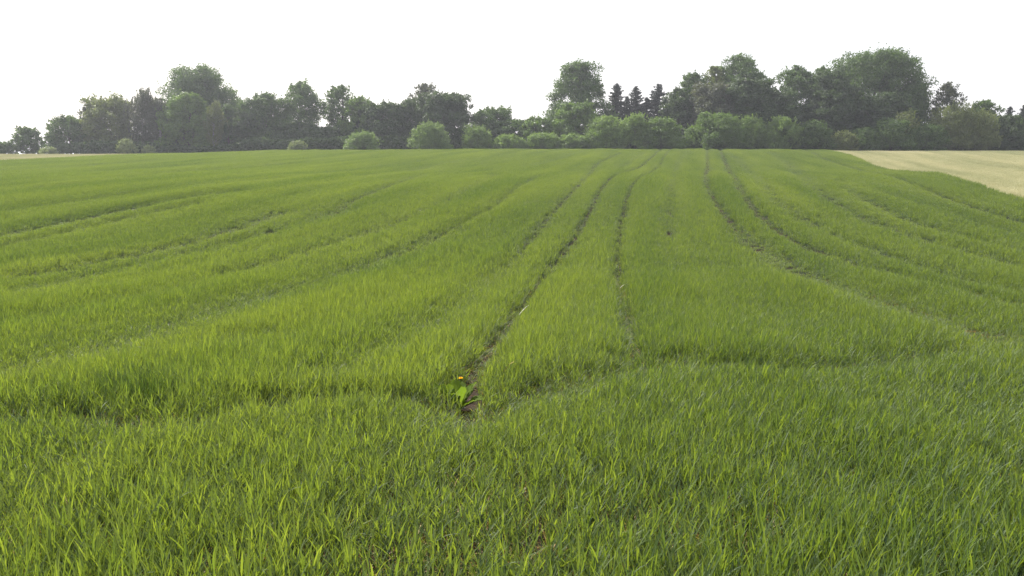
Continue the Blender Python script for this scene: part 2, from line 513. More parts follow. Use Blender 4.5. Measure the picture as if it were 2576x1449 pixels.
def scatter(name, label, cat, col, P, rz, S, idx, tilt):
    me = bpy.data.meshes.new(name)
    me.vertices.add(len(P))
    me.vertices.foreach_set('co', np.asarray(P, np.float32).ravel())
    rot = np.stack([tilt[:, 0], tilt[:, 1], rz], 1)
    a = me.attributes.new('rot', 'FLOAT_VECTOR', 'POINT'); a.data.foreach_set('vector', rot.astype(np.float32).ravel())
    a = me.attributes.new('scl', 'FLOAT_VECTOR', 'POINT'); a.data.foreach_set('vector', S.astype(np.float32).ravel())
    a = me.attributes.new('idx', 'INT', 'POINT'); a.data.foreach_set('value', idx.astype(np.int32))
    o = bpy.data.objects.new(name, me)
    COL.objects.link(o)
    tag(o, label, cat, kind='stuff')
    ng = bpy.data.node_groups.new(name + '_nodes', 'GeometryNodeTree')
    ng.interface.new_socket('Geometry', in_out='INPUT', socket_type='NodeSocketGeometry')
    ng.interface.new_socket('Geometry', in_out='OUTPUT', socket_type='NodeSocketGeometry')
    n, l = ng.nodes, ng.links
    gi, go = n.new('NodeGroupInput'), n.new('NodeGroupOutput')
    ci = n.new('GeometryNodeCollectionInfo')
    ci.inputs['Collection'].default_value = col
    ci.inputs['Separate Children'].default_value = True
    ci.inputs['Reset Children'].default_value = True
    ip = n.new('GeometryNodeInstanceOnPoints')
    ip.inputs['Pick Instance'].default_value = True
    def attr(nm, typ):
        q = n.new('GeometryNodeInputNamedAttribute'); q.data_type = typ
        q.inputs['Name'].default_value = nm
        return [s for s in q.outputs if s.enabled and s.name == 'Attribute'][0]
    mp = n.new('GeometryNodeMeshToPoints')
    l.new(gi.outputs[0], mp.inputs['Mesh'])
    l.new(mp.outputs[0], ip.inputs['Points'])
    l.new(ci.outputs[0], ip.inputs['Instance'])
    l.new(attr('idx', 'INT'), ip.inputs['Instance Index'])
    e2r = n.new('FunctionNodeEulerToRotation')
    l.new(attr('rot', 'FLOAT_VECTOR'), e2r.inputs[0])
    l.new(e2r.outputs[0], ip.inputs['Rotation'])
    l.new(attr('scl', 'FLOAT_VECTOR'), ip.inputs['Scale'])
    l.new(ip.outputs[0], go.inputs[0])
    md = o.modifiers.new('plants', 'NODES')
    md.node_group = ng
    return o

def jitter_grid(step, y0, y1, side, margin):
    ys = np.arange(y0, y1, step)
    hx = y1 * side + margin
    xs = np.arange(-hx, hx, step)
    X, Y = np.meshgrid(xs, ys)
    X = X + rng.uniform(-0.5, 0.5, X.shape) * step
    Y = Y + rng.uniform(-0.5, 0.5, X.shape) * step
    X, Y = X.ravel(), Y.ravel()
    k = np.abs(X) < Y * side + margin
    return X[k], Y[k]

SIDE = 0.66
PTS, IDX, SCL, RZ, TILT = [], [], [], [], []
WEED = on_ground(1150, 1035)                               # the spot of the weed in the track
bare_spots = [(on_ground(1172, 1035), 0.2, 0.26, 2.0), (on_ground(1158, 990), 0.2, 0.25, 2.0),
              (on_ground(1150, 1022), 0.22, 0.30, 2.0), (on_ground(395, 1058), 0.26, 0.22, 2.0), (on_ground(330, 1044), 0.42, 0.22, 0.85), (on_ground(120, 1042), 0.5, 0.18, 0.55)]
HEAD = np.array([on_ground(px, py, 0.12) for px, py in [(-200, 1075), (0, 1062), (200, 1052), (320, 1062), (440, 1082), (560, 1045), (700, 1015), (900, 1000), (1080, 1012), (1172, 1045), (1300, 985), (1400, 950), (1600, 912), (1950, 925), (2200, 918), (2400, 870), (2600, 810)]])
HEAD = HEAD[np.argsort(HEAD[:, 0])]
for step, y0, y1, lod in ((0.071, 0.7, 20.0, 0), (0.20, 20.0, 58.0, 1), (0.235, 58.0, FIELD_END, 2)):
    x, y = jitter_grid(step, y0, y1, SIDE, 2.0)
    keep = (x < right_edge(y)) & (x > left_edge(y))
    x, y = x[keep], y[keep]
    gap, low = line_effect(x, y)
    # thin stand close to the viewer, left of the middle
    thin = np.zeros(len(x))
    if lod == 0:
        thin = 0.45 * sstep(5.2, 3.2, y) * sstep(0.45, 0.62, vnoise(x, y, 0.7, 21)) * (1 - sstep(0.9, 1.6, x))
        thin = np.maximum(thin, 0.25 * sstep(0.5, 0.8, vnoise(x, y, 0.5, 22)))
        for (c, rx, ry, c_gone) in bare_spots:
            gap = np.maximum(gap, c_gone * ((((x - c[0]) / rx) ** 2 + ((y - c[1]) / ry) ** 2) < 1))
    stunted = rng.random(len(x)) < gap                     # trampled plants in the tracks stay short or are missing
    gone = stunted & (rng.random(len(x)) < np.where((y < 11) & (np.abs(x - np.interp(y, AXIS[:, 1], AXIS[:, 0])) < 0.4), 0.7, 0.24))
    keep = ~gone & (rng.random(len(x)) > thin) & (gap < 1.5)
    x, y, low, stunted = x[keep], y[keep], low[keep], stunted[keep]
    hgt = 0.86 + 0.22 * vnoise(x, y, 4.0, 31) + 0.16 * (vnoise(x, y, 0.8, 32) - 0.5) + rng.normal(0, 0.07, len(x))
    hgt = hgt * (1 - 0.62 * low)
    u = x - np.interp(y, AXIS[:, 1], AXIS[:, 0])           # distance across the drill rows
    hgt = hgt * (1 + 0.30 * (vnoise(u, y * 0.05, 0.55, 33) - 0.5) + 0.32 * (vnoise(u, y * 0.06, 2.2, 34) - 0.5))
    hgt = np.where(stunted, hgt * rng.uniform(0.3, 0.55, len(x)), hgt)
    if lod == 0:
        front = sstep(0.1, -0.25, y - np.interp(x, HEAD[:, 0], HEAD[:, 1])) * (0.22 - 0.12 * sstep(-0.6, 0.8, x))
        hgt = hgt * (1 - front * (1 - 0.6 * sstep(4.2, 2.6, y))) * (1 - 0.1 * sstep(5.0, 3.4, y) * (1 - sstep(0.6, 1.4, x))) * (1 + 0.16 * sstep(4.0, 2.6, y) * sstep(0.4, 1.3, x))
    wid = (0.9 + 0.2 * rng.random(len(x))) * (1.0 if lod else 1.0)
    PTS.append(np.stack([x, y, ground_z(x, y)], 1))
    n0 = (0, N0, N0 + N1)[lod]; nn = (N0, N1, N2)[lod]
    IDX.append(n0 + rng.integers(0, nn, len(x)))
    SCL.append(np.stack([wid, wid, hgt], 1))
    RZ.append(rng.uniform(0, 6.283, len(x)))
    TILT.append(rng.normal(0, 1, (len(x), 2)) * (0.05 + 0.16 * (low * (1 - low) * 4 * (low > 0.15)))[:, None])
print('crop instances', [len(p) for p in PTS])
scatter('crop', 'dense green cereal crop covering the whole field up to the trees', 'crop', proto_col,
        np.concatenate(PTS), np.concatenate(RZ), np.concatenate(SCL), np.concatenate(IDX), np.concatenate(TILT))

# pale fields
PTS = []
x, y = jitter_grid(0.5, 30.0, FIELD_END, SIDE, 4.0)
keep = (x > right_edge(y) + 0.3)
x, y = x[keep], y[keep]
x2, y2 = jitter_grid(0.5, 90.0, FIELD_END + 1, SIDE, 4.0)
keep = x2 < left_edge(y2) - 0.3
keep &= (y2 > LB[0, 1])
x2, y2 = x2[keep], y2[keep]
for nm, lb, xx, yy in (('straw', 'short pale straw coloured crop standing on the right hand field', x, y), ('straw', 'short pale straw coloured crop on the strip at far left', x2, y2)):
    k = len(xx)
    s = np.stack([np.full(k, 1.0), np.full(k, 1.0), 0.7 + 0.5 * vnoise(xx, yy, 3, 41)], 1)
    scatter(nm, lb, 'straw', straw_col, np.stack([xx, yy, ground_z(xx, yy) + 0.012], 1), rng.uniform(0, 6.283, k), s, rng.integers(0, 4, k), rng.normal(0, 0.05, (k, 2)))

# ------------------------------------------------------------------ trees and shrubs
def unit(v): return v / (np.linalg.norm(v, axis=-1, keepdims=True) + 1e-9)

def leaf_cards(C, size, rng, out=None, up=0.35, aspect=0.55, along=None):
    n = len(C)
    nrm = unit(rng.normal(0, 1, (n, 3)) + (0 if out is None else 0.9 * out) + np.array([0, 0, up]))
    a = rng.normal(0, 1, (n, 3)) if along is None else along + rng.normal(0, 0.35, (n, 3))
    a = unit(a - nrm * np.sum(a * nrm, 1, keepdims=True))
    b = np.cross(nrm, a)
    s = size * rng.uniform(0.6, 1.35, (n, 1))
    a, b = a * s, b * s * aspect
    tip = C + a + nrm * s * 0.12
    v = np.stack([C - a, C + b, tip, C - b], 1).reshape(-1, 3)
    return v

def cards_mesh(name, V):
    n = len(V) // 4
    return mesh_from(name, V, np.arange(n * 4).reshape(-1, 4))

def tube(g, pts, rad, sides=6, mat=0):
    pts = np.asarray(pts, float); k = len(pts)
    d = unit(np.gradient(pts, axis=0))
    ref = np.tile(np.array([1.0, 0.05, 0.0]), (k, 1))
    u = unit(ref - d * np.sum(ref * d, 1, keepdims=True)); w = np.cross(d, u)
    a = np.arange(sides) * 2 * math.pi / sides
    v = pts[:, None, :] + (np.cos(a)[None, :, None] * u[:, None, :] + np.sin(a)[None, :, None] * w[:, None, :]) * np.asarray(rad)[:, None, None]
    i = np.arange(k - 1)[:, None] * sides; j = np.arange(sides)[None, :]; jn = (np.arange(sides)[None, :] + 1) % sides
    q = np.stack([i + j, i + jn, i + sides + jn, i + sides + j], -1).reshape(-1, 4)
    g.add(v.reshape(-1, 3), q, mat)

def limb(g, rng, a, b, r0, r1, sag=0.12, n=6):
    t = np.linspace(0, 1, n)[:, None]
    L = np.linalg.norm(b - a)
    p = a + (b - a) * t + np.array([0, 0, 1]) * (np.sin(t * math.pi) * L * -sag * 0.5) + rng.normal(0, 0.02 * L, (n, 3)) * np.sin(t * math.pi)
    tube(g, p, np.linspace(r0, r1, n), 5)

def broad_crown(rng, H, W, dens=1.0, base=0.06, leaf=0.30, lean=0.0, shape='round', lobes=None, wind=0.0):
    """lobed crown: limbs carry lobes, lobes carry twig clumps, clumps carry leaves"""
    nl = lobes or int(np.clip(14 + W * H / 4.5, 16, 52))
    cen, rad = [], []
    for k in range(nl):
        t = base + (1 - base) * ((k + rng.random()) / nl) ** 0.9
        if shape == 'round': pr = math.sqrt(max(0.02, 1 - (max(0, t - 0.42) / 0.62) ** 2.4))
        elif shape == 'ovate': pr = (1 - t ** 3.6) ** 0.6 * min(1, 0.85 + t)
        elif shape == 'peak': pr = (1 - t ** 1.6) ** 0.6
        elif shape == 'dome': pr = math.sqrt(max(0.03, 1 - t ** 2.3))
        elif shape == 'vase': pr = min(1, 0.5 + 0.9 * t) * (1 - t ** 5) ** 0.7
        else: pr = (1 - t ** 1.5) ** 0.8 * 0.95 + 0.05
        lr = W * rng.uniform(0.13, 0.2) * (0.65 + 0.5 * pr)
        R_ = max(0.0, pr * W * 0.54 - lr * 0.7)
        az = k * 2.399 + rng.normal(0, 0.4)
        rr = R_ * math.sqrt(rng.uniform(0.35, 1.0))
        z = min(t * H, H - lr * 0.85)
        cen.append([math.cos(az) * rr + lean * z, math.sin(az) * rr, max(z, lr * 0.5)]); rad.append(lr)
    cen.append([lean * H * 0.9, 0, H - 0.09 * W]); rad.append(0.11 * W)
    cen, rad = np.array(cen), np.array(rad)
    C, O, twig = [], [], []
    for c, r in zip(cen, rad):
        nc = int(rng.integers(9, 15))
        dirs = unit(rng.normal(0, 1, (nc, 3)) + np.array([0, 0, 0.35]))
        cc = c + dirs * r * rng.uniform(0.45, 1.08, (nc, 1))
        for q, d in zip(cc, dirs):
            cr = r * rng.uniform(0.3, 0.5)
            n = max(6, int(dens * 13.0 * (cr / leaf) ** 2))
            e = unit(rng.normal(0, 1, (n, 3)))
            p = q + e * cr * (rng.random((n, 1)) ** 0.45) * np.array([1.1, 1.1, 0.8])
            C.append(p); O.append(unit(p - c))
            if rng.random() < 0.55:                        # leafy twig ends standing out of the outline
                dv = unit(d * 0.8 + np.array([wind, 0, 0.55]) + rng.normal(0, 0.25, 3)) * r * rng.uniform(0.3, 0.68)
                m = int(rng.integers(8, 15))
                u = rng.random((m, 1))
                p = q + dv * u + rng.normal(0, 1, (m, 3)) * (0.11 * (1.2 - u)) * min(1.0, r)
                C.append(p); O.append(np.tile(d, (m, 1)))
    C, O = np.concatenate(C), np.concatenate(O)
    k = C[:, 2] > 0.1
    return C[k], O[k], cen, rad

def make_tree(kind, label, x, top, w, D, style, colr, seed, group, dens=1.0, base=0.05, lean=0.0, leaf=0.32, bark='bark', cat='tree', lobes=None, wind=0.0):
    rng = np.random.default_rng(seed)
    d = pixel_dir(x, top); d = d / d[1] * D
    px, py = float(d[0]), float(D)
    gz = float(ground_z(px, py))
    H = float(d[2]) - gz
    W = w * D / F_PX
    root = thing(kind, label, cat, (px, py, gz - 0.03), group)
    g = Geo()
    r0 = 0.018 * H + 0.05
    if style in ('round', 'ovate', 'vase', 'cone', 'peak'):
        C, O, cen, rad = broad_crown(rng, H, W, dens, base, leaf, lean, style, lobes, wind)
        V = leaf_cards(C, leaf * 0.62, rng, O)
        n = 9
        t = np.linspace(0, 1, n)
        sway = np.cumsum(rng.normal(0, 0.012 * H, (n, 2)), 0) * t[:, None]
        sp = np.stack([sway[:, 0] + lean * t * H * 0.9, sway[:, 1], t * H * 0.9], 1)
        tube(g, sp, r0 * (1 - t) ** 0.8 + 0.03, 8)
        for c, r in zip(cen, rad):
            hz = np.clip(c[2] - np.hypot(c[0], c[1]) * rng.uniform(0.5, 1.0), 0.08 * H, 0.85 * H)
            a = np.array([np.interp(hz, sp[:, 2], sp[:, 0]), np.interp(hz, sp[:, 2], sp[:, 1]), hz])
            limb(g, rng, a, c, r0 * 0.32 * (1.1 - hz / H) + 0.02, 0.02)
            for _ in range(3):
                limb(g, rng, c, c + unit(rng.normal(0, 1, 3) + np.array([0, 0, 0.4])) * r * 0.9, 0.022, 0.008, n=4)
    elif style == 'birch':
        n = 10
        t = np.linspace(0, 1, n)
        sway = np.cumsum(rng.normal(0, 0.012 * H, (n, 2)), 0) * t[:, None]
        sp = np.stack([sway[:, 0], sway[:, 1], t * H * 0.95], 1)
        tube(g, sp, r0 * 0.85 * (1 - t) ** 0.8 + 0.02, 7)
        P, A = [], []
        nb = int(26 + W * 5)
        for k in range(nb):
            f = 0.22 + 0.76 * (k + rng.random()) / nb
            az = k * 2.399 + rng.normal(0, 0.5)
            pr = math.sin(min(1, (1.02 - f) / 0.8 + 0.22) * math.pi * 0.62)
            reach = W * 0.5 * pr * rng.uniform(0.5, 1.05)
            a = np.array([np.interp(f * H, sp[:, 2], sp[:, 0]), np.interp(f * H, sp[:, 2], sp[:, 1]), f * H * 0.95])
            b = a + np.array([math.cos(az) * reach, math.sin(az) * reach, reach * rng.uniform(0.4, 0.9)])
            b[2] = min(b[2], H)
            limb(g, rng, a, b, 0.05 * (1.1 - f) + 0.015, 0.01, sag=-0.1)
            for _ in range(int(6 * dens) + 3):
                u = rng.uniform(0.35, 1.05)
                s = a + (b - a) * u + rng.normal(0, 0.18, 3)
                L = rng.uniform(0.10, 0.24) * H * (0.6 + 0.4 * f)
                m = int(16 * dens + 8)
                tt = rng.random((m, 1))
                q = s + np.array([0, 0, -1]) * tt * L + (rng.normal(0, 0.16, (1, 3)) * tt * L * np.array([1, 1, 0])) + rng.normal(0, 0.07, (m, 3))
                P.append(q); A.append(np.tile([0, 0, -1.0], (m, 1)))
        C = np.concatenate(P); A = np.concatenate(A)
        k = C[:, 2] > 0.15
        V = leaf_cards(C[k], leaf * 0.5, rng, None, 0.0, 0.42, A[k])
    elif style == 'spruce':
        n = 8
        t = np.linspace(0, 1, n)
        sp = np.stack([rng.normal(0, 0.02, n), rng.normal(0, 0.02, n), t * H], 1)
        tube(g, sp, r0 * 0.8 * (1 - t) + 0.012, 6)
        P, A = [], []
        z = 0.08 * H
        while z < H * 0.985:
            f = z / H
            reach = W * 0.5 * ((1 - f) ** 0.62) + 0.04
            for b in range(int(rng.integers(6, 9))):
                az = rng.uniform(0, 6.283)
                L = reach * rng.uniform(0.4, 1.25)
                m = max(4, int(30 * dens * L / 1.2))
                u = rng.random((m, 1)) ** 0.8
                dz = -0.28 * L * u + 0.34 * L * u ** 2.2
                c = np.array([0, 0, z]) + np.concatenate([np.cos(az) * L * u, np.sin(az) * L * u, dz], 1)
                spread = 0.20 * L * (1.1 - u)
                sd = rng.uniform(-1, 1, (m, 1)) * spread
                c = c + np.concatenate([-np.sin(az) * sd, np.cos(az) * sd, -np.abs(rng.normal(0, 0.10, (m, 1))) * (0.5 + L * 0.3)], 1)
                P.append(c); A.append(np.tile([math.cos(az), math.sin(az), -0.2], (m, 1)))
                tip = np.array([math.cos(az) * L, math.sin(az) * L, z + 0.06 * L])
                limb(g, rng, np.array([0, 0, z]), tip, 0.02, 0.006, 0.2, 4)
            z += rng.uniform(0.26, 0.42) * (1.1 - 0.55 * f)
        C, A = np.concatenate(P), np.concatenate(A)
        V = leaf_cards(C, leaf * 0.6, rng, None, 0.4, 0.4, A)
    elif style == 'shrub':
        C, O, cen, rad = broad_crown(rng, H * 0.92, W * 0.97, 1.15 * dens, 0.03, leaf * 0.8, 0.0, 'dome', int(np.clip(12 + W * H * 0.7, 11, 30)))
        V1 = leaf_cards(C, leaf * 0.46, rng, O, 0.4)
        P, A = [], []
        for k in range(int((34 + 14 * W) * min(1.2, dens))):
            az, ph = rng.uniform(0, 6.283), math.acos(1 - rng.random() * 0.95)
            e = np.array([math.sin(ph) * math.cos(az) * W * 0.47, math.sin(ph) * math.sin(az) * W * 0.47, max(0.1, math.cos(ph) ** 0.7) * H * 0.88])
            dv = unit(np.array([math.sin(ph) * math.cos(az) * 0.75, math.sin(ph) * math.sin(az) * 0.75, 0.9])) * rng.uniform(0.10, 0.27) * (H + 0.5)
            m = int(rng.integers(9, 16))
            u = rng.random((m, 1))
            P.append(e + dv * (u - 0.25) + rng.normal(0, 1, (m, 3)) * 0.10 * (1.15 - u)); A.append(np.tile(unit(dv), (m, 1)))
        for k in range(7):
            az = rng.uniform(0, 6.283)
            e = cen[rng.integers(0, len(cen))]
            limb(g, rng, np.array([math.cos(az) * 0.12, math.sin(az) * 0.12, 0]), e, 0.03, 0.008, -0.05, 5)
        V = np.concatenate([V1, leaf_cards(np.concatenate(P), leaf * 0.56, rng, None, 0.2, 0.42, np.concatenate(A))])
        V[:, 2] = np.maximum(V[:, 2], 0.02)
    elif style == 'willow':
        P, A = [], []
        ns = int((70 if style == 'shrub' else 110) * dens * (0.5 + W / 5.0))
        for k in range(ns):
            az, ph = rng.uniform(0, 6.283), math.acos(1 - rng.random() * 0.99)
            wob = rng.uniform(0.78, 1.0) + (0.16 * rng.random() if ph < 0.8 else 0)
            e = np.array([math.sin(ph) * math.cos(az) * W * 0.5, math.sin(ph) * math.sin(az) * W * 0.5, max(0.08, math.cos(ph) ** 0.75) * H * 0.93]) * min(wob, 1.07)
            if style == 'willow': e[2] = max(e[2], 0.25 * H * rng.random()); e[0] += 0.05 * H
            s0 = np.array([e[0], e[1], 0]) * rng.uniform(0.0, 0.35)
            s0[2] = 0.0
            dirv = e - s0
            L = np.linalg.norm(dirv)
            m = int(np.clip(26 * dens * L / 2.0 * (0.32 / leaf), 10, 80))
            u = 0.12 + 0.9 * rng.random((m, 1)) ** 0.62
            arch = np.array([0, 0, 1.0]) * np.sin(np.clip(u, 0, 1) * math.pi) * 0.10 * L
            off = rng.normal(0, 1, (m, 3)) * (0.30 * (1.12 - u) + 0.05) * (0.16 * W + 0.12)
            p = s0 + dirv * u + arch + off
            P.append(p); A.append(np.tile(unit(dirv) + np.array([0, 0, 0.6]), (m, 1)))
            if k % 3 == 0:
                limb(g, rng, s0, s0 + dirv * 0.92, 0.022, 0.006, -0.08, 5)
        C, A = np.concatenate(P), np.concatenate(A)
        k = C[:, 2] > 0.03
        C, A = C[k], A[k]
        O = unit(C - np.array([0, 0, H * 0.3]))
        V = leaf_cards(C, leaf * 0.52, rng, O, 0.25, 0.42, A)
    part1, part2 = ('foliage', 'stem') if style in ('shrub', 'willow') else ('crown', 'trunk')
    obj(part1, cards_mesh(part1, V), M['t_' + colr], root)
    obj(part2, g.mesh(part2), M[bark], root)
    return root

